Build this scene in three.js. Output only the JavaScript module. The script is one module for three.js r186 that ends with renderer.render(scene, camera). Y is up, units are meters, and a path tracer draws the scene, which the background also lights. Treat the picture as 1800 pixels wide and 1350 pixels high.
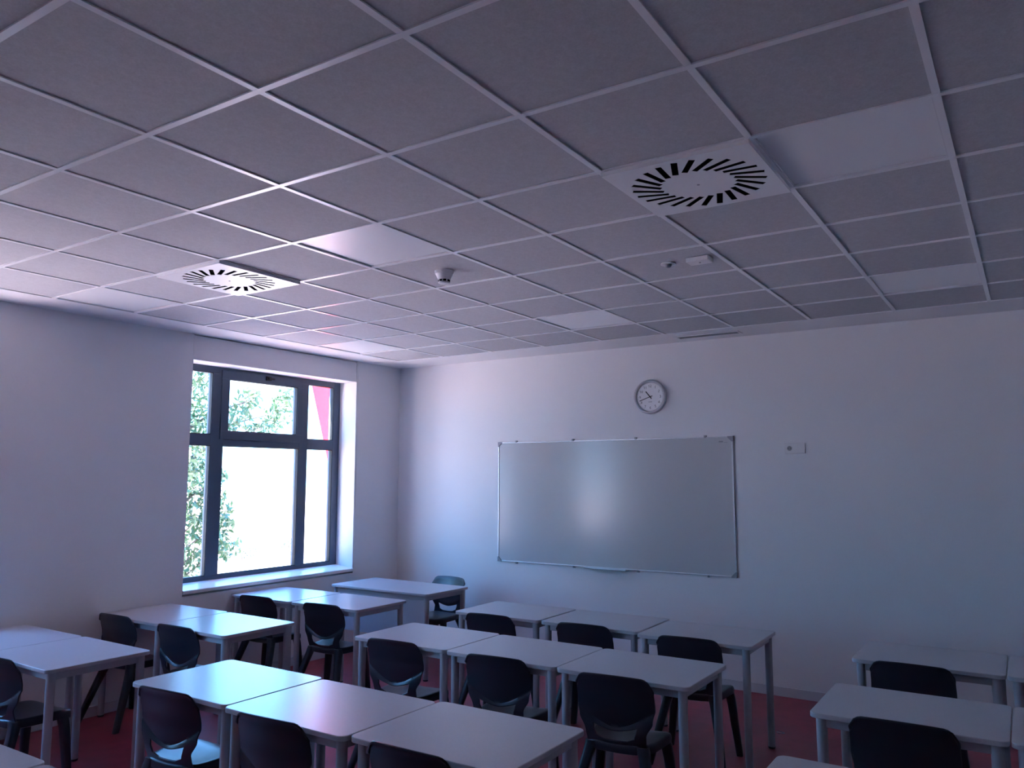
import * as THREE from 'three';
import { mergeGeometries, mergeVertices, toCreasedNormals } from 'three/addons/utils/BufferGeometryUtils.js';
import { RoundedBoxGeometry } from 'three/addons/geometries/RoundedBoxGeometry.js';
import { TextGeometry } from 'three/addons/geometries/TextGeometry.js';
import { FontLoader } from 'three/addons/loaders/FontLoader.js';

// ------------------------------------------------------------------ camera, sky, sun, exposure
const scene = new THREE.Scene();
const renderer = new THREE.WebGLRenderer({ antialias: true });
renderer.toneMapping = THREE.LinearToneMapping;
renderer.toneMappingExposure = 14.6;
renderer.shadowMap.enabled = true;

const camera = new THREE.PerspectiveCamera(2 * Math.atan(675 / 1397.9) * 180 / Math.PI, 1800 / 1350, 0.05, 600);
camera.position.set(1.9858, 1.7722, 1.5711);
camera.rotation.set(0.11556, 0.57795, 0.00092, 'YXZ');

const SKY_LEVEL = 1.0;
{ // clear summer sky: blue overhead, paler towards the horizon, the same all the way round
  const w = 64, h = 128, d = new Float32Array(w * h * 4);
  const zen = [0.10, 0.36, 1.0], hor = [0.31, 0.77, 1.22];
  for (let y = 0; y < h; y++) {
    const el = Math.max(0, (y + 0.5) / h * 180 - 90) / 90;
    const k = Math.pow(1 - el, 5.0);
    for (let x = 0; x < w; x++) {
      const o = (y * w + x) * 4;
      for (let c = 0; c < 3; c++) d[o + c] = zen[c] + (hor[c] - zen[c]) * k;
      d[o + 3] = 1;
    }
  }
  const t = new THREE.DataTexture(d, w, h, THREE.RGBAFormat, THREE.FloatType);
  t.mapping = THREE.EquirectangularReflectionMapping; t.magFilter = THREE.LinearFilter; t.needsUpdate = true;
  scene.background = t; scene.backgroundIntensity = SKY_LEVEL;
}
const sun = new THREE.DirectionalLight(new THREE.Color().setRGB(1, 0.93, 0.84), 9);
sun.position.set(-4.5 - 4.4, 28.8, 27.6 - 4); sun.target.position.set(-4.5, 0, -4);
sun.castShadow = true; sun.shadow.mapSize.set(2048, 2048);
Object.assign(sun.shadow.camera, { left: -30, right: 30, top: 30, bottom: -30, near: 1, far: 90 });
scene.add(sun, sun.target);

// ------------------------------------------------------------------ helpers
let seed = 20240611;
const rnd = () => { seed = (seed * 1664525 + 1013904223) >>> 0; return seed / 4294967296; };
const rr = (a, b) => a + (b - a) * rnd();
const taken = {};
function numbered(n) { const k = taken[n] = (taken[n] ?? -1) + 1; return k ? n + '_' + String(k).padStart(3, '0') : n; }
function geo(g) { return Array.isArray(g) ? (g.length > 1 ? mergeGeometries(g.map(a => a.index ? a.toNonIndexed() : a)) : g[0]) : g; }
function part(name, g, m, parent) {
  const o = new THREE.Mesh(geo(g), m); o.name = name; o.castShadow = o.receiveShadow = true; parent.add(o); return o;
}
function thing(name, label, category, [x, y, z] = [0, 0, 0], turn = 0, group) {
  const o = new THREE.Group(); o.name = numbered(name); o.position.set(x, y, z); o.rotation.y = turn;
  o.userData = { label, category }; if (group) o.userData.group = group; scene.add(o); return o;
}
function single(name, g, m, label, category, group) {
  const o = part(numbered(name), g, m, scene); o.userData = { label, category }; if (group) o.userData.group = group; return o;
}
function struct(name, g, m, label) {
  const o = part(name, g, m, scene); o.userData = { kind: 'structure', label, category: name.split('_')[0] }; return o;
}
function structGroup(name, label) {
  const o = new THREE.Group(); o.name = name; o.userData = { kind: 'structure', label, category: name.split('_')[0] }; scene.add(o); return o;
}
function copyOf(root, name, label, group, [x, y, z], turn = 0) {
  const c = root.clone(); c.name = numbered(name); c.userData = { ...root.userData, label, group };
  c.position.set(x, y, z); c.rotation.y = turn; scene.add(c); return c;
}
// box between two corners
function bx(x0, x1, y0, y1, z0, z1) { const g = new THREE.BoxGeometry(x1 - x0, y1 - y0, z1 - z0); g.translate((x0 + x1) / 2, (y0 + y1) / 2, (z0 + z1) / 2); return g; }
function rbx(x0, x1, y0, y1, z0, z1, r = 0.003, s = 2) { const g = new RoundedBoxGeometry(x1 - x0, y1 - y0, z1 - z0, s, r); g.translate((x0 + x1) / 2, (y0 + y1) / 2, (z0 + z1) / 2); return g; }
function cyl(r0, r1, h, n = 20) { return new THREE.CylinderGeometry(r0, r1, h, n); }
function noiseTex(size, fn, srgb) {
  const d = new Uint8Array(size * size * 4);
  for (let y = 0; y < size; y++) for (let x = 0; x < size; x++) {
    const c = fn(x, y), o = (y * size + x) * 4;
    d[o] = c[0]; d[o + 1] = c[1]; d[o + 2] = c[2]; d[o + 3] = 255;
  }
  const t = new THREE.DataTexture(d, size, size, THREE.RGBAFormat, THREE.UnsignedByteType);
  t.wrapS = t.wrapT = THREE.RepeatWrapping; t.magFilter = THREE.LinearFilter; if (srgb) t.colorSpace = THREE.SRGBColorSpace; t.needsUpdate = true; return t;
}
// tiling value noise
function tileNoise(n, cells) {
  const g = Float32Array.from({ length: cells * cells }, rnd);
  return (x, y) => {
    const u = x / n * cells, v = y / n * cells, i = Math.floor(u), j = Math.floor(v), a = u - i, b = v - j;
    const s = a * a * (3 - 2 * a), t = b * b * (3 - 2 * b), at = (p, q) => g[((q + cells) % cells) * cells + (p + cells) % cells];
    return (at(i, j) * (1 - s) + at(i + 1, j) * s) * (1 - t) + (at(i, j + 1) * (1 - s) + at(i + 1, j + 1) * s) * t;
  };
}
function metricUV(g, s = 1) { // uv in metres from the larger face axes
  g = g.index ? g.toNonIndexed() : g; const p = g.attributes.position, n = g.attributes.normal, uv = new Float32Array(p.count * 2);
  for (let i = 0; i < p.count; i++) {
    const ax = Math.abs(n.getX(i)), ay = Math.abs(n.getY(i)), az = Math.abs(n.getZ(i));
    const [a, b] = ay >= ax && ay >= az ? [p.getX(i), p.getZ(i)] : ax >= az ? [p.getZ(i), p.getY(i)] : [p.getX(i), p.getY(i)];
    uv[2 * i] = a * s; uv[2 * i + 1] = b * s;
  }
  g.setAttribute('uv', new THREE.BufferAttribute(uv, 2)); return g;
}
const lin = (r, g, b) => new THREE.Color().setRGB(r, g, b);
function std(c, rough, extra = {}) { return new THREE.MeshStandardMaterial({ color: lin(...c), roughness: rough, metalness: 0, ...extra }); }

// ------------------------------------------------------------------ materials
const n1 = tileNoise(256, 8), n2 = tileNoise(256, 32), n3 = tileNoise(256, 128);
const wallBump = noiseTex(256, (x, y) => { const v = 255 * (0.35 * n2(x, y) + 0.65 * n3(x, y)); return [v, v, v]; });
const tileMap = noiseTex(256, (x, y) => { const v = 232 + 14 * (n3(x, y) - 0.5) + 8 * (n2(x, y) - 0.5) + 8 * (rnd() - 0.5); return [v, v, v]; }, true);
const floorMap = noiseTex(256, (x, y) => { const v = 225 + 26 * (n1(x, y) - 0.5) + 22 * (n2(x, y) - 0.5) + 14 * (rnd() - 0.5); return [v, v, v]; }, true);
const topMap = noiseTex(256, (x, y) => { const v = 244 + 7 * (n3(x, y) - 0.5) + 6 * (rnd() - 0.5); return [v, v, v]; }, true);
const plasticBump = noiseTex(256, (x, y) => { const v = 255 * (0.5 * n3(x, y) + 0.5 * rnd()); return [v, v, v]; });
const M = {
  wall: std([0.84, 0.84, 0.86], 0.6, { bumpMap: wallBump, bumpScale: 0.0004 }),
  plaster: std([0.84, 0.83, 0.85], 0.7),
  tile: std([0.67, 0.67, 0.70], 0.85, { map: tileMap, bumpMap: tileMap, bumpScale: 0.0006 }),
  grid: std([0.88, 0.88, 0.90], 0.3),
  plate: std([0.86, 0.87, 0.89], 0.36),
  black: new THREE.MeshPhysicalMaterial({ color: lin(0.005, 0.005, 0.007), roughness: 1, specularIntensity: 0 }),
  opal: std([0.88, 0.89, 0.91], 0.34),
  floor: std([0.43, 0.062, 0.090], 0.4, { map: floorMap }),
  base: std([0.66, 0.66, 0.70], 0.4),
  concrete: std([0.45, 0.44, 0.43], 0.9),
  facade: std([0.72, 0.70, 0.68], 0.8),
  frame: std([0.065, 0.095, 0.135], 0.38),
  gasket: std([0.01, 0.01, 0.012], 0.6),
  glass: new THREE.MeshPhysicalMaterial({ color: 0xffffff, roughness: 0.02, transmission: 1, thickness: 0, ior: 1.5 }),
  sill: std([0.82, 0.82, 0.82], 0.3),
  red: new THREE.MeshPhysicalMaterial({ color: lin(0.62, 0.008, 0.020), roughness: 0.95, specularIntensity: 0.25 }),
  top: std([0.53, 0.51, 0.54], 0.28, { map: topMap }),
  edge: std([0.50, 0.49, 0.53], 0.4),
  tube: std([0.40, 0.40, 0.44], 0.38),
  foot: std([0.05, 0.05, 0.055], 0.6),
  panel: std([0.42, 0.44, 0.50], 0.4),
  chair: std([0.019, 0.020, 0.031], 0.30, { bumpMap: plasticBump, bumpScale: 0.00008 }),
  rivet: std([0.7, 0.7, 0.7], 0.3, { metalness: 1 }),
  alu: std([0.62, 0.63, 0.66], 0.35, { metalness: 0.85 }),
  board: std([0.58, 0.59, 0.60], 0.18),
  corner: std([0.28, 0.29, 0.33], 0.45),
  white: std([0.80, 0.80, 0.82], 0.35),
  grey: std([0.30, 0.31, 0.34], 0.45),
  ink: std([0.015, 0.015, 0.02], 0.6),
  face: std([0.90, 0.90, 0.92], 0.5),
  clockGlass: new THREE.MeshPhysicalMaterial({ color: 0xffffff, roughness: 0.03, transmission: 1, thickness: 0, ior: 1.45 }),
  ground: std([0.44, 0.355, 0.375], 0.95),
  bark: std([0.12, 0.085, 0.06], 0.9),
  leaf: new THREE.MeshPhysicalMaterial({ color: lin(0.046, 0.105, 0.036), roughness: 0.6, transmission: 0.3, thickness: 0, side: THREE.DoubleSide }),
  bush: new THREE.MeshPhysicalMaterial({ color: lin(0.03, 0.055, 0.035), roughness: 0.7, transmission: 0.25, thickness: 0, side: THREE.DoubleSide }),
};

// ------------------------------------------------------------------ room shell
const H = 2.985, XL = -3.98, XR = 3.98, ZF = -5.25, ZB = 2.70, TH = 0.33;
const GROUND = -3.4, TOPY = 3.65;
const WIN = [{ a: -4.56, b: -2.58 }, { a: -1.03, b: 0.95 }];   // openings along z
const SILL = 0.82, HEAD = 2.77;

struct('floor', metricUV(bx(XL - TH, XR + 0.2, -0.25, 0, ZF - 0.2, ZB + 0.2), 0.5), M.floor, 'dark red linoleum classroom floor');
{
  const o = XL - TH, x = XL, g = [
    bx(o, x, GROUND, -0.25, ZF - 4, ZB + 4), bx(o, x, -0.25, SILL - 0.04, ZF, ZB),
    bx(o, x, H, 7.2, ZF - 4, ZB + 4), bx(o, x, -0.25, H, ZF - 4, ZF), bx(o, x, -0.25, H, ZB, ZB + 4),
    bx(o, x, SILL - 0.04, H, ZF, WIN[0].a), bx(o, x, SILL - 0.04, H, WIN[0].b, WIN[1].a), bx(o, x, SILL - 0.04, H, WIN[1].b, ZB),
    ...WIN.map(w => bx(o, x - 0.05, HEAD, H, w.a, w.b)),
  ];
  struct('wall_left', g.map(a => metricUV(a)), M.wall, 'white painted wall with the tall windows');
}
struct('wall_front', metricUV(bx(XL, XR + 0.2, -0.25, TOPY, ZF - 0.2, ZF)), M.wall, 'white painted wall carrying the whiteboard and clock');
struct('wall_right', metricUV(bx(XR, XR + 0.2, -0.25, TOPY, ZF, ZB)), M.wall, 'plain white painted wall opposite the windows');
struct('wall_back', metricUV(bx(XL, XR + 0.2, -0.25, TOPY, ZB, ZB + 0.2)), M.wall, 'plain white painted wall opposite the whiteboard');
struct('baseboard_front', rbx(XL + 0.014, XR, 0, 0.075, ZF, ZF + 0.014, 0.003), M.base, 'pale grey skirting board under the whiteboard wall');
struct('baseboard_left', rbx(XL, XL + 0.014, 0, 0.075, ZF, ZB, 0.003), M.base, 'pale grey skirting board under the window wall');
WIN.forEach((w, i) => { // removable cover of the blind box above each window
  struct('trim_' + (i + 1), rbx(XL - 0.05, XL - 0.004, HEAD, H - 0.008, w.a + 0.004, w.b - 0.004, 0.002), M.plaster, 'white cover panel above the window opening');
});
struct('trim_3', rbx(XL, XL + 0.004, 0.79, H, WIN[0].a - 0.022, WIN[0].a - 0.013, 0.0015), M.plaster, 'slim white bead along the edge of the window reveal');

// ---- suspended ceiling: plaster border, bars, tiles
const P = 0.6, I0 = -6, I1 = 6, J0 = -4, J1 = 8;   // grid lines: x = i * P, z = -j * P
const ceiling = structGroup('ceiling', 'suspended ceiling of square mineral tiles in a white metal grid');
part('slab', bx(XL - TH, XR + 0.2, H + 0.35, TOPY, ZF - 0.2, ZB + 0.2), M.concrete, ceiling);
part('border', [
  bx(XL, I0 * P - 0.012, H, H + 0.35, ZF, ZB), bx(I1 * P + 0.012, XR, H, H + 0.35, ZF, ZB),
  bx(I0 * P - 0.012, I1 * P + 0.012, H, H + 0.35, ZF, -J1 * P - 0.012), bx(I0 * P - 0.012, I1 * P + 0.012, H, H + 0.35, -J0 * P + 0.012, ZB),
], M.plaster, ceiling);
{
  const barX = bx(I0 * P - 0.012, I1 * P + 0.012, H - 0.0005, H + 0.012, -0.012, 0.012), barZ = bx(-0.012, 0.012, H, H + 0.012, -J1 * P - 0.012, -J0 * P + 0.012);
  for (let j = J0; j <= J1; j++) part('grid_bar', barX, M.grid, ceiling).position.z = -j * P;
  for (let i = I0; i <= I1; i++) part('grid_bar', barZ, M.grid, ceiling).position.x = i * P;
}
const lightCells = [[-6, 2], [-2, 2], [2, 2], [-6, 6], [-2, 6], [2, 6]], airCells = [[1, 2], [-4, 2]];
{
  const g = bx(-0.297, 0.297, 0, 0.018, -0.297, 0.297), used = new Set([...lightCells, ...airCells].map(String));
  const variants = [0, 1, 2].map(k => { const m = M.tile.clone(); m.color = lin(0.67 + 0.008 * (k - 1), 0.67 + 0.008 * (k - 1), 0.70 + 0.008 * (k - 1)); return m; });
  for (let i = I0; i < I1; i++) for (let j = J0; j < J1; j++) {
    if (used.has(String([i, j]))) continue;
    const o = part('ceiling_tile', g, variants[Math.floor(rnd() * 3)], ceiling); o.position.set((i + 0.5) * P, H + 0.005, -(j + 0.5) * P);
  }
}

// ------------------------------------------------------------------ windows (frame in the outer half of the wall)
function windowUnit(n, w) {
  const root = structGroup('window_' + n, n === 1 ? 'dark grey framed window with a small tilting sash in the middle' : 'dark grey framed window further along the window wall');
  const xi = XL - 0.24, xo = xi - 0.07, W = w.b - w.a, z = s => w.b - s;   // s runs from the left jamb
  const y0 = 0.853, y1 = HEAD + 0.012, R = 0.0025, B = (s0, s1, a, b, x0 = xo, x1 = xi) => rbx(x0, x1, a, b, z(s1), z(s0), R, 1);
  part('jamb', B(0, 0.095, y0, y1), M.frame, root); part('jamb', B(W - 0.095, W, y0, y1), M.frame, root);
  part('head_rail', B(0.095, W - 0.095, y1 - 0.072, y1), M.frame, root); part('bottom_rail', B(0.095, W - 0.095, y0 - 0.02, 0.89), M.frame, root);
  const cols = [[0.095, 0.386], [0.515, 1.42], [1.53, W - 0.095]];
  part('mullion', B(0.386, 0.515, 0.89, y1 - 0.072), M.frame, root); part('mullion', B(1.42, 1.53, 0.89, y1 - 0.072), M.frame, root);
  for (const [a, b] of cols) part('transom', B(a, b, 2.047, 2.147), M.frame, root);
  // panes with black gaskets
  const pane = (a, b, c, d, parent = root, dx = 0) => {
    const p = part('pane', bx(xo + 0.03 + dx, xo + 0.034 + dx, c - 0.01, d + 0.01, z(b) - 0.01, z(a) + 0.01), M.glass, parent);
    const t = 0.006, x0 = xo + 0.03 + dx, x1 = xi - 0.004 + dx;
    part('gasket', [bx(x0, x1, c, c + t, z(b), z(a)), bx(x0, x1, d - t, d, z(b), z(a)), bx(x0, x1, c, d, z(b), z(b) + t), bx(x0, x1, c, d, z(a) - t, z(a))], M.gasket, p);
  };
  for (const [k, [a, b]] of cols.entries()) { pane(a, b, 0.89, 2.047); if (k !== 1) pane(a, b, 2.147, y1 - 0.072); }
  // tilting sash
  const sash = part('sash', [B(0.475, 1.455, 2.105, 2.183, xo + 0.01, xi + 0.012), B(0.475, 1.455, 2.665, 2.745, xo + 0.01, xi + 0.012),
    B(0.475, 0.558, 2.183, 2.665, xo + 0.01, xi + 0.012), B(1.378, 1.455, 2.183, 2.665, xo + 0.01, xi + 0.012)], M.frame, root);
  pane(0.558, 1.378, 2.183, 2.665, sash, 0.01);
  part('handle', [rbx(xi + 0.012, xi + 0.026, 2.695, 2.735, z(1.03), z(0.965), 0.004), rbx(xi + 0.026, xi + 0.04, 2.705, 2.723, z(1.06), z(0.985), 0.004)], M.gasket, sash);
  // sill board, slightly sloping into the room
  const s = new THREE.Shape([new THREE.Vector2(xi - 0.01, y0 + 0.002), new THREE.Vector2(XL + 0.01, SILL + 0.006), new THREE.Vector2(XL + 0.014, SILL), new THREE.Vector2(XL + 0.012, SILL - 0.024), new THREE.Vector2(xi - 0.01, SILL - 0.03)]);
  const sg = new THREE.ExtrudeGeometry(s, { depth: W - 0.004, bevelEnabled: false }); sg.translate(0, 0, w.a + 0.002);
  part('sill', sg, M.sill, root);
  part('reveal', [bx(xi, XL - 0.001, SILL, HEAD - 0.0005, w.a - 0.001, w.a + 0.004), bx(xi, XL - 0.001, SILL, HEAD - 0.0005, w.b - 0.004, w.b + 0.001), bx(xo, XL - 0.006, HEAD - 0.004, HEAD + 0.001, w.a + 0.004, w.b - 0.004)], M.plaster, root);
}
WIN.forEach((w, i) => windowUnit(i + 1, w));

// ------------------------------------------------------------------ outside: ground, fins, tree, shrubs
{
  const g = new THREE.PlaneGeometry(500, 500); g.rotateX(-Math.PI / 2); g.translate(-100, GROUND, 0);
  struct('ground', g, M.ground, 'pale sunlit paving outside the windows');
}
WIN.forEach((w, i) => {
  const xf = XL - TH, s = new THREE.Shape([new THREE.Vector2(xf, 1.75), new THREE.Vector2(xf - 1.283, 5.6), new THREE.Vector2(xf, 5.6)]);
  const g = new THREE.ExtrudeGeometry(s, { depth: 0.03, bevelEnabled: false }); g.translate(0, 0, w.a - 0.014);
  single('facade_fin', g, M.red, i ? 'red slanting facade fin between the two windows' : 'red slanting facade fin outside the window next to the whiteboard', 'facade fin', 'red facade fins');
});
function leaves(clumps, size, per, squash = 1) {
  const pos = [], nor = [], idx = [], v = new THREE.Vector3(), a = new THREE.Vector3(), b = new THREE.Vector3(), q = new THREE.Quaternion();
  for (const [cx, cy, cz, r] of clumps) {
    const n = Math.round(per * r * r);
    for (let k = 0; k < n; k++) {
      v.set(rr(-1, 1), rr(-1, 1), rr(-1, 1)); if (v.lengthSq() > 1) { k--; continue; }
      const c = [cx + v.x * r, cy + v.y * r * squash, cz + v.z * r];
      q.set(rr(-1, 1), rr(-1, 1), rr(-1, 1), rr(-1, 1)).normalize();
      const l = size * rr(0.7, 1.35), w = l * 0.36;
      a.set(l / 2, 0, 0).applyQuaternion(q); b.set(0, w / 2, 0).applyQuaternion(q); const nn = v.clone().set(0, 0, 1).applyQuaternion(q), s = pos.length / 3;
      for (const [e, f] of [[-1, 0], [0, -1], [1, 0], [0, 1]]) { pos.push(c[0] + a.x * e + b.x * f, c[1] + a.y * e + b.y * f, c[2] + a.z * e + b.z * f); nor.push(nn.x, nn.y, nn.z); }
      idx.push(s, s + 1, s + 2, s, s + 2, s + 3);
    }
  }
  const g = new THREE.BufferGeometry();
  g.setAttribute('position', new THREE.Float32BufferAttribute(pos, 3)); g.setAttribute('normal', new THREE.Float32BufferAttribute(nor, 3)); g.setIndex(idx); return g;
}
function tube(pts, r0, r1, n = 8) {
  const c = new THREE.CatmullRomCurve3(pts.map(p => new THREE.Vector3(...p))), g = new THREE.TubeGeometry(c, 12, 1, n, false), p = g.attributes.position, s = n + 1;
  for (let i = 0; i < p.count; i++) {
    const t = Math.floor(i / s) / 12, o = c.getPointAt(t), r = r0 + (r1 - r0) * t;
    p.setXYZ(i, o.x + (p.getX(i) - o.x) * r, o.y + (p.getY(i) - o.y) * r, o.z + (p.getZ(i) - o.z) * r);
  }
  g.computeVertexNormals(); return g;
}
{
  const T = [-13, GROUND, -8.2], t = thing('tree', 'leafy green tree seen through the window next to the whiteboard', 'tree', T);
  part('trunk', tube([[0, 0, 0], [0.05, 2, 0], [-0.05, 4, -0.1], [0, 6.2, -0.2]], 0.2, 0.07, 10), M.bark, t);
  const clumps = [
    // absolute positions, x then height then z
    [-13, 3.5, -10.35, 0.34], [-13.1, 3.3, -11.35, 0.36], [-13, 3.0, -10.05, 0.38], [-12.8, 2.85, -10.6, 0.28], [-13, 3.0, -11.1, 0.22], [-13.2, 3.75, -11.6, 0.25],
    [-13, 3.9, -9.2, 0.42], [-13, 3.1, -9.1, 0.5], [-13.1, 2.3, -9.15, 0.5], [-13, 1.65, -9.2, 0.55], [-12.9, 1.0, -9.3, 0.55], [-13, 0.3, -9.3, 0.55], [-13, -0.3, -9.0, 0.5],
    [-12.8, 0.25, -9.75, 0.32], [-13, 0.75, -9.75, 0.28], [-13, 1.75, -9.65, 0.16], [-13, -0.4, -8.3, 0.7], [-13, 0.8, -8.1, 0.9], [-13, 2.2, -8.1, 0.9], [-13, 3.6, -8.2, 0.8], [-13, 1.4, -7.3, 0.8], [-13, 2.9, -7.4, 0.7], [-13.6, 4.6, -8.6, 0.7], [-14, 1.8, -8.6, 0.8], [-12.2, 2, -8.0, 0.7],
  ].map(c => [c[0] - T[0], c[1] - T[1], c[2] - T[2], c[3]]);
  const br = []; for (const c of clumps) br.push(tube([[0, Math.max(2.4, c[1] - 1.3), -0.05], [c[0] * 0.5, c[1] - 0.5, c[2] * 0.45], [c[0], c[1], c[2]]], 0.035, 0.008, 5));
  part('branches', br, M.bark, t);
  part('foliage', leaves(clumps, 0.17, 1100), M.leaf, t).userData.kind = 'stuff';
}
{ // the next tree along shades the other window
  const T = [-9.2, GROUND, -1.6], t = thing('tree', 'dense leafy tree standing close outside the window further from the whiteboard', 'tree', T);
  part('trunk', tube([[0, 0, 0], [-0.05, 2, 0.05], [0.05, 4, 0.1], [0, 7.4, 0]], 0.22, 0.08, 10), M.bark, t);
  const clumps = []; for (let k = 0; k < 48; k++) { const a = k * 2.4, h = 2.5 + 5.8 * (k / 47), r = 2.4 * Math.sqrt(Math.max(0.08, 1 - ((h - 5.3) / 3.4) ** 2)) * (0.3 + 0.65 * rnd()); clumps.push([r * Math.cos(a), h, r * 1.15 * Math.sin(a), rr(0.65, 0.9)]); }
  const br = clumps.map(c => tube([[0, Math.max(2.2, c[1] - 1.4), 0], [c[0] * 0.5, c[1] - 0.5, c[2] * 0.45], [c[0], c[1], c[2]]], 0.04, 0.008, 5));
  part('branches', br, M.bark, t);
  part('foliage', leaves(clumps, 0.17, 620), M.leaf, t).userData.kind = 'stuff';
}
{ // low shrubs down on the paving
  const at = [[-37.9, -30.1, 0.75], [-37.6, -33.4, 1.0], [-39.2, -32.0, 0.65]];
  at.forEach(([x, z, r], k) => {
    const s = thing('shrub', ['rounded shrub on the paving below the window', 'larger shrub standing furthest out on the paving', 'small shrub on the paving between two others'][k], 'shrub', [x, GROUND, z], 0, 'shrubs on the paving');
    part('stem', cyl(0.03, 0.05, r, 6).translate(0, r / 2, 0), M.bark, s);
    part('foliage', leaves([[0, r, 0, r], [r * 0.5, r * 0.7, 0.2, r * 0.6]], 0.16, 420, 0.8), M.bush, s).userData.kind = 'stuff';
  });
}

// ------------------------------------------------------------------ ceiling fittings
const cellCentre = ([i, j]) => [(i + 0.5) * P, (j + 0.5) * -P];
lightCells.forEach((c, k) => {
  const [x, z] = cellCentre(c), row = c[1] === 6 ? 'in row close to whiteboard wall' : 'in row further from whiteboard wall';
  const col = { '-6': 'beside the window wall', '-2': c[1] === 6 ? 'in the middle of the ceiling' : 'beside the smoke detector', '2': c[1] === 6 ? 'furthest from the windows' : 'beside an air diffuser' }[c[0]];
  const o = thing('ceiling_light', `square unlit light panel ${row}, ${col}`, 'ceiling light', [x, H, z], 0, 'square ceiling light panels');
  part('housing', [bx(-0.288, 0.288, 0.035, 0.05, -0.288, 0.288), bx(-0.288, -0.284, 0.002, 0.035, -0.288, 0.288), bx(0.284, 0.288, 0.002, 0.035, -0.288, 0.288), bx(-0.284, 0.284, 0.002, 0.035, -0.288, -0.284), bx(-0.284, 0.284, 0.002, 0.035, 0.284, 0.288)], M.white, o);
  part('diffuser', rbx(-0.2835, 0.2835, 0.009, 0.013, -0.2835, 0.2835, 0.001, 1), M.opal, o);
});
function airPlate() {
  const h = 0.298, s = new THREE.Shape([new THREE.Vector2(-h, -h), new THREE.Vector2(h, -h), new THREE.Vector2(h, h), new THREE.Vector2(-h, h)]);
  for (let k = 0; k < 24; k++) {
    const t = k * Math.PI / 12, tw = 16 * Math.PI / 180, o = [0.27 * Math.cos(t), 0.27 * Math.sin(t)], i = [0.151 * Math.cos(t + tw), 0.151 * Math.sin(t + tw)];
    const dx = o[0] - i[0], dy = o[1] - i[1], l = Math.hypot(dx, dy), px = -dy / l * 0.0128, py = dx / l * 0.0128;
    s.holes.push(new THREE.Path([new THREE.Vector2(o[0] + px, o[1] + py), new THREE.Vector2(i[0] + px, i[1] + py), new THREE.Vector2(i[0] - px, i[1] - py), new THREE.Vector2(o[0] - px, o[1] - py)]));
  }
  const g = new THREE.ExtrudeGeometry(s, { depth: 0.0015, bevelEnabled: false }); g.rotateX(Math.PI / 2); return g;
}
{
  const plate = airPlate();
  airCells.forEach((c, k) => {
    const [x, z] = cellCentre(c);
    const o = thing('air_diffuser', k ? 'square white swirl air diffuser nearer the window wall' : 'square white swirl air diffuser beside a ceiling light, further from the window wall', 'air diffuser', [x, H, z], 0, 'swirl air diffusers');
    part('plate', plate, M.plate, o).position.y = -0.015;
    part('rim', [bx(-0.298, 0.298, -0.015, 0, -0.298, -0.294), bx(-0.298, 0.298, -0.015, 0, 0.294, 0.298), bx(-0.298, -0.294, -0.015, 0, -0.294, 0.294), bx(0.294, 0.298, -0.015, 0, -0.294, 0.294)], M.plate, o);
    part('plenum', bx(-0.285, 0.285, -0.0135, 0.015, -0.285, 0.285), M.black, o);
    part('screw', cyl(0.006, 0.006, 0.002, 12).translate(0, -0.0172, 0), M.grey, o);
  });
}
{
  const o = thing('smoke_detector', 'white conical smoke detector on a ceiling tile', 'smoke detector', [-1.49 * P, H + 0.005, -3.5 * P]);
  part('base', cyl(0.058, 0.056, 0.016, 32).translate(0, -0.008, 0), M.white, o);
  part('housing', new THREE.LatheGeometry([[0, -0.075], [0.030, -0.075], [0.034, -0.072], [0.035, -0.066], [0.0335, -0.065], [0.0335, -0.054], [0.036, -0.053], [0.052, -0.018], [0.053, -0.016], [0, -0.016]].map(p => new THREE.Vector2(...p)), 40), M.white, o);
  for (let k = 0; k < 8; k++) { const a = k * Math.PI / 4; const g = rbx(-0.009, 0.009, -0.0655, -0.0535, 0.031, 0.0352, 0.001, 1); g.rotateY(a); part('vent_slot', g, M.black, o); }
}
{
  const o = thing('presence_sensor', 'small white presence sensor with a round eye on a ceiling tile', 'sensor', [0.5 * P, H + 0.005, -4.43 * P]);
  part('base', cyl(0.042, 0.045, 0.008, 28).translate(0, -0.004, 0), M.white, o);
  part('eye', new THREE.SphereGeometry(0.02, 20, 10, 0, Math.PI * 2, Math.PI / 2, Math.PI / 2).translate(0, -0.008, 0), M.grey, o);
}
{
  const o = thing('emergency_light', 'small white rectangular box fixed to a ceiling tile beside the presence sensor', 'ceiling box', [0.815 * P, H + 0.005, -4.41 * P]);
  part('body', rbx(-0.065, 0.065, -0.028, 0, -0.045, 0.045, 0.006), M.white, o);
  part('indicator', cyl(0.005, 0.005, 0.003, 12).translate(0.005, -0.029, 0.005), M.grey, o);
}
{
  const o = thing('ceiling_vent', 'long narrow recessed ceiling vent above the clock', 'vent', [-0.485 * P, H, -8.35 * P]);
  part('flange', [rbx(-0.28, 0.28, -0.008, 0, -0.07, -0.05, 0.002), rbx(-0.28, 0.28, -0.008, 0, 0.05, 0.07, 0.002), rbx(-0.28, -0.262, -0.008, 0, -0.05, 0.05, 0.002), rbx(0.262, 0.28, -0.008, 0, -0.05, 0.05, 0.002)], M.white, o);
  for (const z of [-0.034, -0.012, 0.010, 0.032]) part('louvre', bx(-0.262, 0.262, -0.002, 0, -0.009, 0.009).rotateX(0.5).translate(0, -0.002, z), M.grey, o);
}

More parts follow.
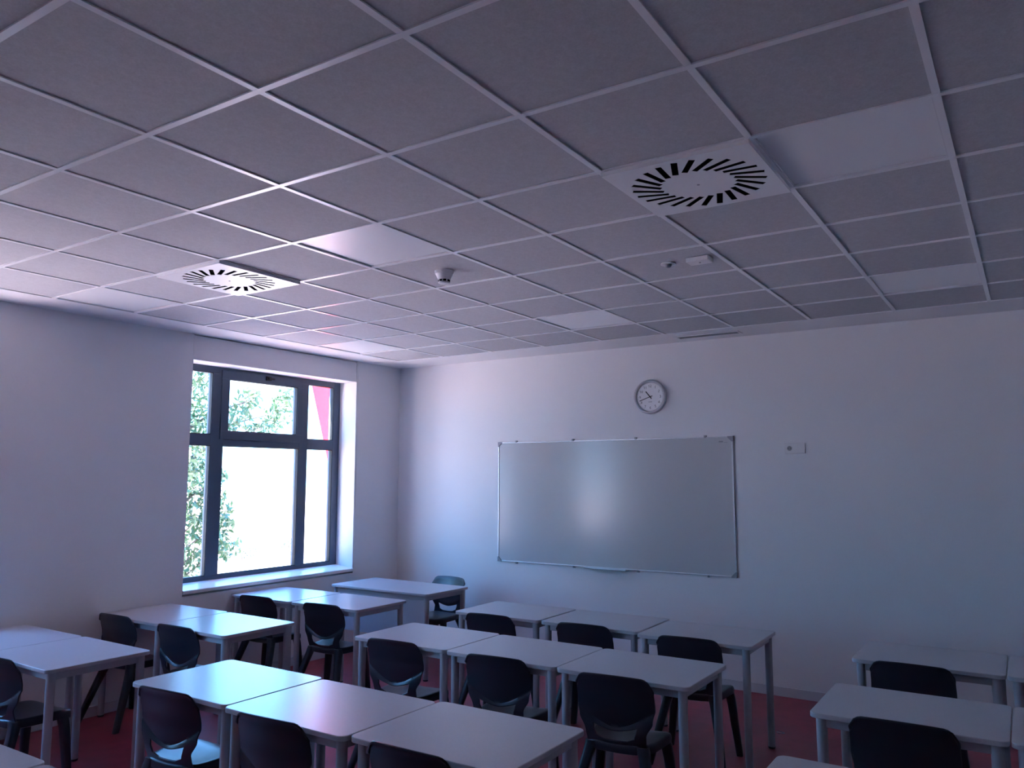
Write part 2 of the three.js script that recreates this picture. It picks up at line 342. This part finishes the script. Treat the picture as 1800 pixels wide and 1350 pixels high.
// ------------------------------------------------------------------ wall fittings on the whiteboard wall
{
  const x0 = -2.62, x1 = -0.175, y0 = 0.92, y1 = 2.118, zb = ZF;
  const o = thing('whiteboard', 'large blank whiteboard with thin aluminium frame under the clock', 'whiteboard', [(x0 + x1) / 2, y0, zb]);
  const w = (x1 - x0) / 2, h = y1 - y0;
  part('panel', bx(-w + 0.008, w - 0.008, 0.008, h - 0.008, 0.004, 0.014), M.board, o);
  part('frame', [rbx(-w, w, 0, 0.011, 0.001, 0.02, 0.003), rbx(-w, w, h - 0.011, h, 0.001, 0.02, 0.003), rbx(-w, -w + 0.011, 0.011, h - 0.011, 0.001, 0.02, 0.003), rbx(w - 0.011, w, 0.011, h - 0.011, 0.001, 0.02, 0.003)], M.alu, o);
  for (const sx of [-1, 1]) for (const sy of [0, 1]) {
    const s = new THREE.Shape([[0, 0], [0.045, 0], [0.045, 0.010], [0.010, 0.045], [0, 0.045]].map(p => new THREE.Vector2(...p)));
    const g = new THREE.ExtrudeGeometry(s, { depth: 0.022, bevelEnabled: true, bevelSize: 0.001, bevelThickness: 0.001, bevelSegments: 1 });
    g.translate(-0.001, -0.001, 0.0015); if (sx > 0) g.rotateZ(Math.PI / 2); if (sy) g.rotateZ(sx > 0 ? Math.PI / 2 : -Math.PI / 2);
    g.translate(sx * w, sy * h, 0); part('corner_cap', g, M.corner, o);
  }
  const cx = (x0 + x1) / 2;
  for (const x of [-2.4, -1.745, -1.084, -0.42]) for (const y of [-0.004, h + 0.004]) {
    part('clip', rbx(x - cx - 0.011, x - cx + 0.011, y - 0.011, y + 0.011, 0.0, 0.024, 0.003), M.grey, o);
  }
  part('tray', [rbx(-1.61 - cx, -1.18 - cx, -0.006, 0.0, 0.0, 0.075, 0.002), rbx(-1.61 - cx, -1.18 - cx, -0.006, 0.012, 0.071, 0.075, 0.0015)], M.alu, o);
  part('maker_mark', [bx(-0.30 - cx, -0.262 - cx, h - 0.05, h - 0.038, 0.0141, 0.0145), bx(-0.255 - cx, -0.225 - cx, h - 0.054, h - 0.05, 0.0141, 0.0145)], M.grey, o);
}
const font = await new FontLoader().loadAsync('fonts/droid/droid_sans_regular.typeface.json');
{
  const R = 0.158, o = thing('wall_clock', 'round wall clock with grey rim above the whiteboard, showing twenty to eleven', 'clock', [-0.93, 2.50, ZF]);
  const prof = [[0, 0], [R - 0.006, 0], [R, 0.006], [R, 0.034], [R - 0.006, 0.042], [R - 0.016, 0.043], [R - 0.026, 0.036], [R - 0.028, 0.022]].map(p => new THREE.Vector2(...p));
  part('rim', new THREE.LatheGeometry(prof, 72).rotateX(Math.PI / 2), std([0.55, 0.56, 0.60], 0.35), o);
  part('face', cyl(R - 0.026, R - 0.026, 0.004, 64).rotateX(Math.PI / 2).translate(0, 0, 0.02), M.face, o);
  for (let k = 1; k <= 12; k++) {
    const g = new TextGeometry(String(k), { font, size: 0.022, depth: 0.0008, curveSegments: 4 }); g.computeBoundingBox(); const b = g.boundingBox;
    const a = k * Math.PI / 6, r = 0.100; g.translate(-(b.min.x + b.max.x) / 2 + r * Math.sin(a), -(b.min.y + b.max.y) / 2 + r * Math.cos(a), 0.0222);
    part('numeral', g, M.ink, o);
  }
  const ticks = []; for (let k = 0; k < 60; k++) { const l = k % 5 ? 0.004 : 0.008, g = bx(-0.0007, 0.0007, 0.1235 - l, 0.1235, 0.0222, 0.0227); g.rotateZ(-k * Math.PI / 30); ticks.push(g); }
  part('minute_marks', ticks, M.ink, o);
  const hand = (len, tail, w, deg, z) => bx(-w, w, -tail, len, z, z + 0.0015).rotateZ(-deg * Math.PI / 180);
  part('hour_hand', hand(0.066, 0.022, 0.0045, 321, 0.025), M.ink, o);
  part('minute_hand', hand(0.108, 0.026, 0.0032, 251, 0.028), M.ink, o);
  part('hub', cyl(0.006, 0.006, 0.008, 20).rotateX(Math.PI / 2).translate(0, 0, 0.027), M.ink, o);
  part('dial_print', [-0.017, -0.0095, -0.002, 0.0055, 0.013].map(x => bx(x, x + 0.0055, -0.049, -0.043, 0.0222, 0.0226)), M.grey, o);
  part('cover_glass', new THREE.CircleGeometry(R - 0.0265, 64).translate(0, 0, 0.034), M.clockGlass, o);
}
{
  const o = thing('wall_socket', 'double white wall socket plate on the wall beside the whiteboard', 'wall socket', [0.34, 2.005, ZF]);
  part('plate', rbx(-0.083, 0.083, -0.043, 0.043, 0, 0.012, 0.004), M.white, o);
  const ring = new THREE.LatheGeometry([[0.0195, 0.0125], [0.021, 0.0135], [0.024, 0.0135], [0.0255, 0.012]].map(p => new THREE.Vector2(...p)), 32).rotateX(Math.PI / 2).translate(-0.042, 0, 0);
  const s = part('socket', ring, M.white, o);
  part('socket_well', cyl(0.0195, 0.0195, 0.002, 28).rotateX(Math.PI / 2).translate(-0.042, 0, 0.0118), M.grey, s);
  for (const x of [-0.0095, 0.0095]) part('pin_hole', cyl(0.0028, 0.0028, 0.001, 12).rotateX(Math.PI / 2).translate(-0.042 + x, 0, 0.0132), M.ink, s);
  part('blank_cover', rbx(0.018, 0.068, -0.026, 0.026, 0.012, 0.0145, 0.001, 1), M.white, o);
}

// ------------------------------------------------------------------ tables
function roundedRect(w, d, r) {
  const s = new THREE.Shape(), x = w / 2, y = d / 2;
  s.moveTo(-x + r, -y); s.lineTo(x - r, -y); s.absarc(x - r, -y + r, r, -Math.PI / 2, 0); s.lineTo(x, y - r); s.absarc(x - r, y - r, r, 0, Math.PI / 2);
  s.lineTo(-x + r, y); s.absarc(-x + r, y - r, r, Math.PI / 2, Math.PI); s.lineTo(-x, -y + r); s.absarc(-x + r, -y + r, r, Math.PI, Math.PI * 1.5); return s;
}
const TOP = 0.745;
function fillTable(t, w, d, modesty) {
  const th = 0.022, b = 0.004;
  const g = new THREE.ExtrudeGeometry(roundedRect(w - 2 * b, d - 2 * b, 0.032), { depth: th - 2 * b, bevelEnabled: true, bevelSize: b, bevelThickness: b, bevelSegments: 3, curveSegments: 6 });
  g.rotateX(-Math.PI / 2); g.translate(0, TOP - th + b, 0);
  part('tabletop', metricUV(g, 2), M.top, t);
  const lx = w / 2 - 0.045, lz = d / 2 - 0.045, u = TOP - th;
  for (const s of [-1, 1]) {
    part('apron_rail', rbx(-lx, lx, u - 0.042, u - 0.001, s * lz - 0.011, s * lz + 0.011, 0.003, 1), M.tube, t);
    part('apron_rail', rbx(s * lx - 0.011, s * lx + 0.011, u - 0.042, u - 0.001, -lz, lz, 0.003, 1), M.tube, t);
    for (const r of [-1, 1]) {
      const leg = part('leg', cyl(0.0235, 0.0225, u - 0.014, 20).translate(s * lx, (u - 0.014) / 2 + 0.012, r * lz), M.tube, t);
      part('foot_cap', cyl(0.0235, 0.021, 0.013, 18).translate(s * lx, 0.0065, r * lz), M.foot, leg);
    }
  }
  if (modesty) part('modesty_panel', rbx(-lx + 0.02, lx - 0.02, 0.335, u - 0.03, lz - 0.008, lz + 0.008, 0.002, 1), M.panel, t);
}
const rows3 = { A: 'first row from the whiteboard', B: 'second row from the whiteboard', C: 'third row from the whiteboard' };
const seats = ['window end', 'middle', 'end away from the window'];
const D = Math.PI / 180;
// name, x, z, turn (deg), where it stands
const TABLES = [];
for (const [r, list] of Object.entries({ A: [[-1.435, -3.735, 0.7], [-0.665, -3.735, 0.8], [0.105, -3.680, 0.8]], B: [[-1.385, -2.595, 0.3], [-0.625, -2.582, 0.1], [0.130, -2.575, -0.1]], C: [[-1.505, -1.148, -0.4], [-0.745, -1.120, -0.5], [0.012, -1.140, -0.1]] }))
  list.forEach((a, k) => TABLES.push([...a, `pale grey table, centre block, ${rows3[r]}, ${seats[k]}`]));
TABLES.push(
  [1.422, -3.705, 0.3, 'pale grey table, block furthest from the windows, first row, aisle side'],
  [2.181, -3.700, 0.2, 'pale grey table, block furthest from the windows, first row, wall side'],
  [1.465, -2.490, 0.3, 'pale grey table, block furthest from the windows, second row, aisle side'],
  [2.222, -2.490, 0.1, 'pale grey table, block furthest from the windows, second row, wall side'],
  [1.500, -1.270, 0, 'pale grey table, block furthest from the windows, third row, aisle side'],
  [-3.590, -3.345, 0.3, 'pale grey school table directly below the window, against the window wall'],
  [-2.825, -3.345, 0.3, 'pale grey school table below the window in front of the teacher desk, aisle side'],
  [-3.595, -2.165, 0, 'pale grey school table of the window block, second row, against the wall'],
  [-2.835, -2.150, -0.8, 'pale grey school table of the window block, second row, aisle side'],
  [-3.595, -1.050, -0.4, 'pale grey school table of the window block, third row, against the wall'],
  [-2.838, -1.045, -0.7, 'pale grey school table of the window block, third row, aisle side'],
  [-1.440, 0.262, 0, 'pale grey table, centre block, fourth row from the whiteboard, window end'],
  [-0.680, 0.275, 0, 'pale grey table, centre block, fourth row from the whiteboard, second from window end'],
);
let table0;
TABLES.forEach(([x, z, turn, label], k) => {
  if (!k) { table0 = thing('school_table', label, 'table', [x, 0, z], turn * D, 'pale grey school tables'); fillTable(table0, 0.752, 0.602); }
  else copyOf(table0, 'school_table', label, 'pale grey school tables', [x, 0, z], turn * D);
});
const desk = thing('teacher_desk', 'wide pale grey teacher desk with a modesty panel in the corner by the window', 'desk', [-3.12, 0, -4.30], -1.0 * D);
fillTable(desk, 1.21, 0.61, true);

// ------------------------------------------------------------------ chairs (one-piece moulded plastic; local -z is where the sitter looks)
// a sheet of even thickness over a u,v grid, closed with a rounded rim
function sheet(f, nu, nv, th) {
  const V = (u, v) => new THREE.Vector3(...f(u, v)), e = 1e-3, pos = [], idx = [];
  const N = (u, v) => {
    const a = V(Math.min(1, u + e), v).sub(V(Math.max(0, u - e), v)), b = V(u, Math.min(1, v + e)).sub(V(u, Math.max(0, v - e)));
    return a.cross(b).normalize();
  };
  const rows = [[], []], base = [];
  for (const [k, s] of [[0, 1], [1, -1]]) for (let j = 0; j <= nv; j++) for (let i = 0; i <= nu; i++) {
    const u = i / nu, v = j / nv, p = V(u, v).addScaledVector(N(u, v), s * th / 2); pos.push(p.x, p.y, p.z);
  }
  const S = (nu + 1) * (nv + 1), at = (k, i, j) => k * S + j * (nu + 1) + i;
  for (let j = 0; j < nv; j++) for (let i = 0; i < nu; i++) {
    const q = (k) => [at(k, i, j), at(k, i + 1, j), at(k, i + 1, j + 1), at(k, i, j + 1)];
    const a = q(0), b = q(1); idx.push(a[0], a[1], a[2], a[0], a[2], a[3], b[0], b[2], b[1], b[0], b[3], b[2]);
  }
  // rim: rounded outwards
  const ring = []; for (let i = 0; i < nu; i++) ring.push([i, 0]); for (let j = 0; j < nv; j++) ring.push([nu, j]); for (let i = nu; i > 0; i--) ring.push([i, nv]); for (let j = nv; j > 0; j--) ring.push([0, j]);
  const mid = [], cu = [];
  for (const [i, j] of ring) {
    const u = i / nu, v = j / nv, out = V(u, v).sub(V(i === 0 ? 0.04 : i === nu ? 0.96 : u, j === 0 ? 0.04 : j === nv ? 0.96 : v)).normalize(), p = V(u, v).addScaledVector(out, th * 0.42);
    mid.push(pos.length / 3); pos.push(p.x, p.y, p.z);
  }
  for (let k = 0; k < ring.length; k++) {
    const n = (k + 1) % ring.length, [i, j] = ring[k], [i2, j2] = ring[n];
    const a = at(0, i, j), b = at(0, i2, j2), c = at(1, i, j), d = at(1, i2, j2), m = mid[k], m2 = mid[n];
    idx.push(a, m, m2, a, m2, b, m, c, d, m, d, m2);
  }
  const g = new THREE.BufferGeometry(); g.setAttribute('position', new THREE.Float32BufferAttribute(pos, 3)); g.setIndex(idx); g.computeVertexNormals();
  return toCreasedNormals(g, 0.6);
}
const lerpT = (t, x) => { for (let i = 1; i < t.length; i++) if (x <= t[i][0]) { const k = (x - t[i - 1][0]) / (t[i][0] - t[i - 1][0]); return t[i - 1][1] + (t[i][1] - t[i - 1][1]) * k * k * (3 - 2 * k); } return t[t.length - 1][1]; };
const HB = 0.772;
const halfW = y => lerpT([[0.38, 0.166], [0.44, 0.157], [0.48, 0.160], [0.55, 0.194], [0.61, 0.206], [0.69, 0.206], [0.80, 0.194]], y);
const creaseY = x => 0.506 + 0.084 * Math.pow(Math.abs(x) / 0.19, 1.5);
const backZ = (x, y) => {
  const wrap = -0.024 * (x / 0.2) ** 2, up = lerpT([[0.40, -0.058], [0.50, -0.050], [0.62, -0.034], [0.76, -0.004], [0.79, 0.004]], y);
  const c = creaseY(x), flare = y < c ? 0.022 * (1 - Math.exp(-(c - y) * 30)) : 0, fade = y < 0.49 ? Math.max(0, (y - 0.40) / 0.09) : 1;
  return up + wrap + flare * fade;
};
const slotTop = u => 0.494 + 0.050 * Math.pow(Math.abs(u), 1.7);
function chairBack() {
  const R = 0.046, topY = u => { const t = Math.max(0, (Math.abs(u) - 0.77) / 0.23); return HB - 0.010 * u * u - R * (1 - Math.sqrt(Math.max(0, 1 - t * t))); };
  const main = sheet((a, v) => {
    const u = (a * 2 - 1), c = creaseY(u * 0.19), t = topY(u), b = slotTop(u);
    const y = v < 0.7 ? t + (c - t) * (v / 0.7) : c + (b - c) * ((v - 0.7) / 0.3), x = u * halfW(y), lip = Math.max(0, (y - (t - 0.02)) / 0.02);
    return [x, y, backZ(x, y) + 0.010 * lip * lip];
  }, 28, 20, 0.009);
  const post = s => sheet((a, v) => {
    const y = 0.580 - v * 0.170, outer = halfW(y) - 0.0005, inner = lerpT([[0.40, 0.02], [0.440, 0.05], [0.465, 0.105], [0.50, 0.116], [0.54, 0.128], [0.60, 0.11]], y);
    const x = s * (inner + (outer - inner) * (s > 0 ? a : 1 - a)); return [x, y, backZ(x, y)];
  }, 8, 16, 0.0088);
  const band = sheet((a, v) => { const u = a * 2 - 1, y = 0.442 + 0.016 * u * u - v * (0.05 + 0.016 * u * u), x = u * (halfW(y) - 0.001); return [x, y, backZ(x, y)]; }, 18, 6, 0.0088);
  return [main, post(-1), post(1), band];
}
function chairSeat() {
  const n = 56, rings = [], pos = [], idx = [];
  const outline = (t, k) => { // rounded trapezium, k scales
    const c = Math.cos(t), s = Math.sin(t), p = 0.42, x = Math.sign(c) * Math.pow(Math.abs(c), p), z = Math.sign(s) * Math.pow(Math.abs(s), p);
    const w = 0.196 - 0.022 * z; return [x * w * k, -0.215 + z * 0.172 * k];
  };
  const add = (k, y) => rings.push([k, y]);
  for (const k of [0.02, 0.25, 0.5, 0.7, 0.85, 0.93]) add(k, null);
  add(0.975, -0.003); add(1.0, -0.011); add(1.008, -0.024); add(1.0, -0.046); add(0.93, -0.050); add(0.5, -0.034); add(0.02, -0.03);
  rings.forEach(([k, y]) => { for (let i = 0; i < n; i++) {
    const [x, z] = outline(i / n * Math.PI * 2, k), front = Math.max(0, -(z + 0.28)) / 0.107;
    const dish = 0.436 - 0.012 * (1 - Math.min(1, (x / 0.19) ** 2 + 0.2 * ((z + 0.2) / 0.17) ** 2)) - 0.016 * front * front + (z > -0.1 ? 0.006 * ((z + 0.1) / 0.06) : 0);
    pos.push(x, dish + (y ?? 0), z);
  } });
  for (let r = 0; r < rings.length - 1; r++) for (let i = 0; i < n; i++) { const a = r * n + i, b = r * n + (i + 1) % n, c = a + n, d = b + n; idx.push(a, b, c, b, d, c); }
  const g = new THREE.BufferGeometry(); g.setAttribute('position', new THREE.Float32BufferAttribute(pos, 3)); g.setIndex(idx); g.computeVertexNormals();
  // caps at the tiny centre holes are closed by two discs
  const cap = (r, flip) => { const c = new THREE.CircleGeometry(0.006, 12); c.rotateX(flip ? Math.PI / 2 : -Math.PI / 2); c.translate(0, pos[r * n * 3 + 1], -0.215); return c; };
  const strip = a => { a = a.index ? a.toNonIndexed() : a; a.deleteAttribute('uv'); return a; };
  return mergeGeometries([strip(toCreasedNormals(g, 0.8)), strip(cap(0, false)), strip(cap(rings.length - 1, true))]);
}
function chairLeg(pts, r0, r1) { // swept rounded-rectangle section, tapering to the floor
  const n = 16, m = 14, pos = [], idx = [], c = new THREE.CatmullRomCurve3(pts.map(p => new THREE.Vector3(...p)));
  for (let j = 0; j <= m; j++) {
    const t = j / m, o = c.getPoint(t), w = r0[0] + (r1[0] - r0[0]) * t, d = r0[1] + (r1[1] - r0[1]) * t;
    for (let i = 0; i < n; i++) {
      const a = i / n * Math.PI * 2, cx = Math.cos(a), cz = Math.sin(a), p = 0.55;
      pos.push(o.x + Math.sign(cx) * Math.pow(Math.abs(cx), p) * w, Math.max(0, o.y), o.z + Math.sign(cz) * Math.pow(Math.abs(cz), p) * d);
    }
  }
  for (let j = 0; j < m; j++) for (let i = 0; i < n; i++) { const a = j * n + i, b = j * n + (i + 1) % n, e = a + n, f = b + n; idx.push(a, b, e, b, f, e); }
  for (const [r, flip] of [[0, 1], [m, 0]]) for (let i = 1; i < n - 1; i++) { const a = r * n, b = a + i, e = a + i + 1; flip ? idx.push(a, e, b) : idx.push(a, b, e); }
  const g = new THREE.BufferGeometry(); g.setAttribute('position', new THREE.Float32BufferAttribute(pos, 3)); g.setIndex(idx); g.computeVertexNormals();
  return toCreasedNormals(g, 0.7);
}
const strip = a => { a = a.index ? a.toNonIndexed() : a; for (const k of Object.keys(a.attributes)) if (k !== 'position' && k !== 'normal') a.deleteAttribute(k); return a; };
function fillChair(t) {
  part('backrest', mergeGeometries(chairBack().map(strip)), M.chair, t);
  part('seat', chairSeat(), M.chair, t);
  for (const s of [-1, 1]) {
    part('leg', chairLeg([[s * 0.165, 0.418, -0.315], [s * 0.182, 0.36, -0.325], [s * 0.205, 0.18, -0.335], [s * 0.226, 0, -0.345]], [0.032, 0.028], [0.020, 0.020]), M.chair, t);
    part('leg', chairLeg([[s * 0.135, 0.425, -0.075], [s * 0.150, 0.37, -0.058], [s * 0.190, 0.19, 0.008], [s * 0.228, 0, 0.078]], [0.032, 0.030], [0.020, 0.020]), M.chair, t);
  }
}
const CHAIRS = [
  [-1.425, -3.33, 3, 'in centre block, first row from whiteboard, window end'],
  [-0.665, -3.365, 4, 'in centre block, first row from whiteboard, middle'],
  [0.100, -3.322, 4, 'in centre block, first row from whiteboard, aisle end'],
  [-1.390, -2.240, 4, 'in centre block, second row from whiteboard, window end'],
  [-0.612, -2.225, 4, 'in centre block, second row from whiteboard, middle'],
  [0.130, -2.195, 5, 'in centre block, second row from whiteboard, aisle end'],
  [-1.525, -0.790, 4, 'in centre block, third row from whiteboard, window end'],
  [-0.765, -0.765, 3, 'in centre block, third row from whiteboard, middle'],
  [-0.030, -0.790, 0, 'in centre block, third row from whiteboard, aisle end'],
  [1.365, -3.300, 0, 'in block furthest from the windows, first row from whiteboard'],
  [1.465, -2.150, 1, 'in block furthest from the windows, second row from whiteboard'],
  [-3.570, -2.985, 4, 'directly below the window, against the window wall'],
  [-2.800, -2.995, 4, 'below the window, on the aisle side'],
  [-3.690, -1.818, 2, 'in the second row of the window block, against the wall'],
  [-2.938, -1.800, 2, 'in the second row of the window block, on the aisle side'],
  [-2.950, -0.685, 4, 'in the third row of the window block, on the aisle side'],
];
let chair0;
CHAIRS.forEach(([x, z, turn, where], k) => {
  const label = 'dark navy plastic chair ' + where;
  if (!k) { chair0 = thing('school_chair', label, 'chair', [x, 0, z], turn * D, 'dark plastic school chairs'); fillChair(chair0); }
  else copyOf(chair0, 'school_chair', label, 'dark plastic school chairs', [x, 0, z], turn * D);
});
copyOf(chair0, 'school_chair', 'dark navy moulded plastic chair behind the teacher desk, facing into the room', 'dark plastic school chairs', [-2.98, 0, -4.92], 178 * D);

// a small clear loop of litter on the floor
{
  const c = new THREE.CatmullRomCurve3([[0, 0.004, 0], [0.02, 0.004, 0.012], [0.045, 0.006, 0.01], [0.05, 0.004, -0.008], [0.03, 0.005, -0.018], [0.008, 0.009, -0.01]].map(p => new THREE.Vector3(...p)), true);
  const o = single('string_loop', new THREE.TubeGeometry(c, 40, 0.0028, 6, true), M.grey, 'small loop of pale string lying on the red floor', 'string');
  o.position.set(0.375, 0, -4.28);
}

renderer.render(scene, camera);
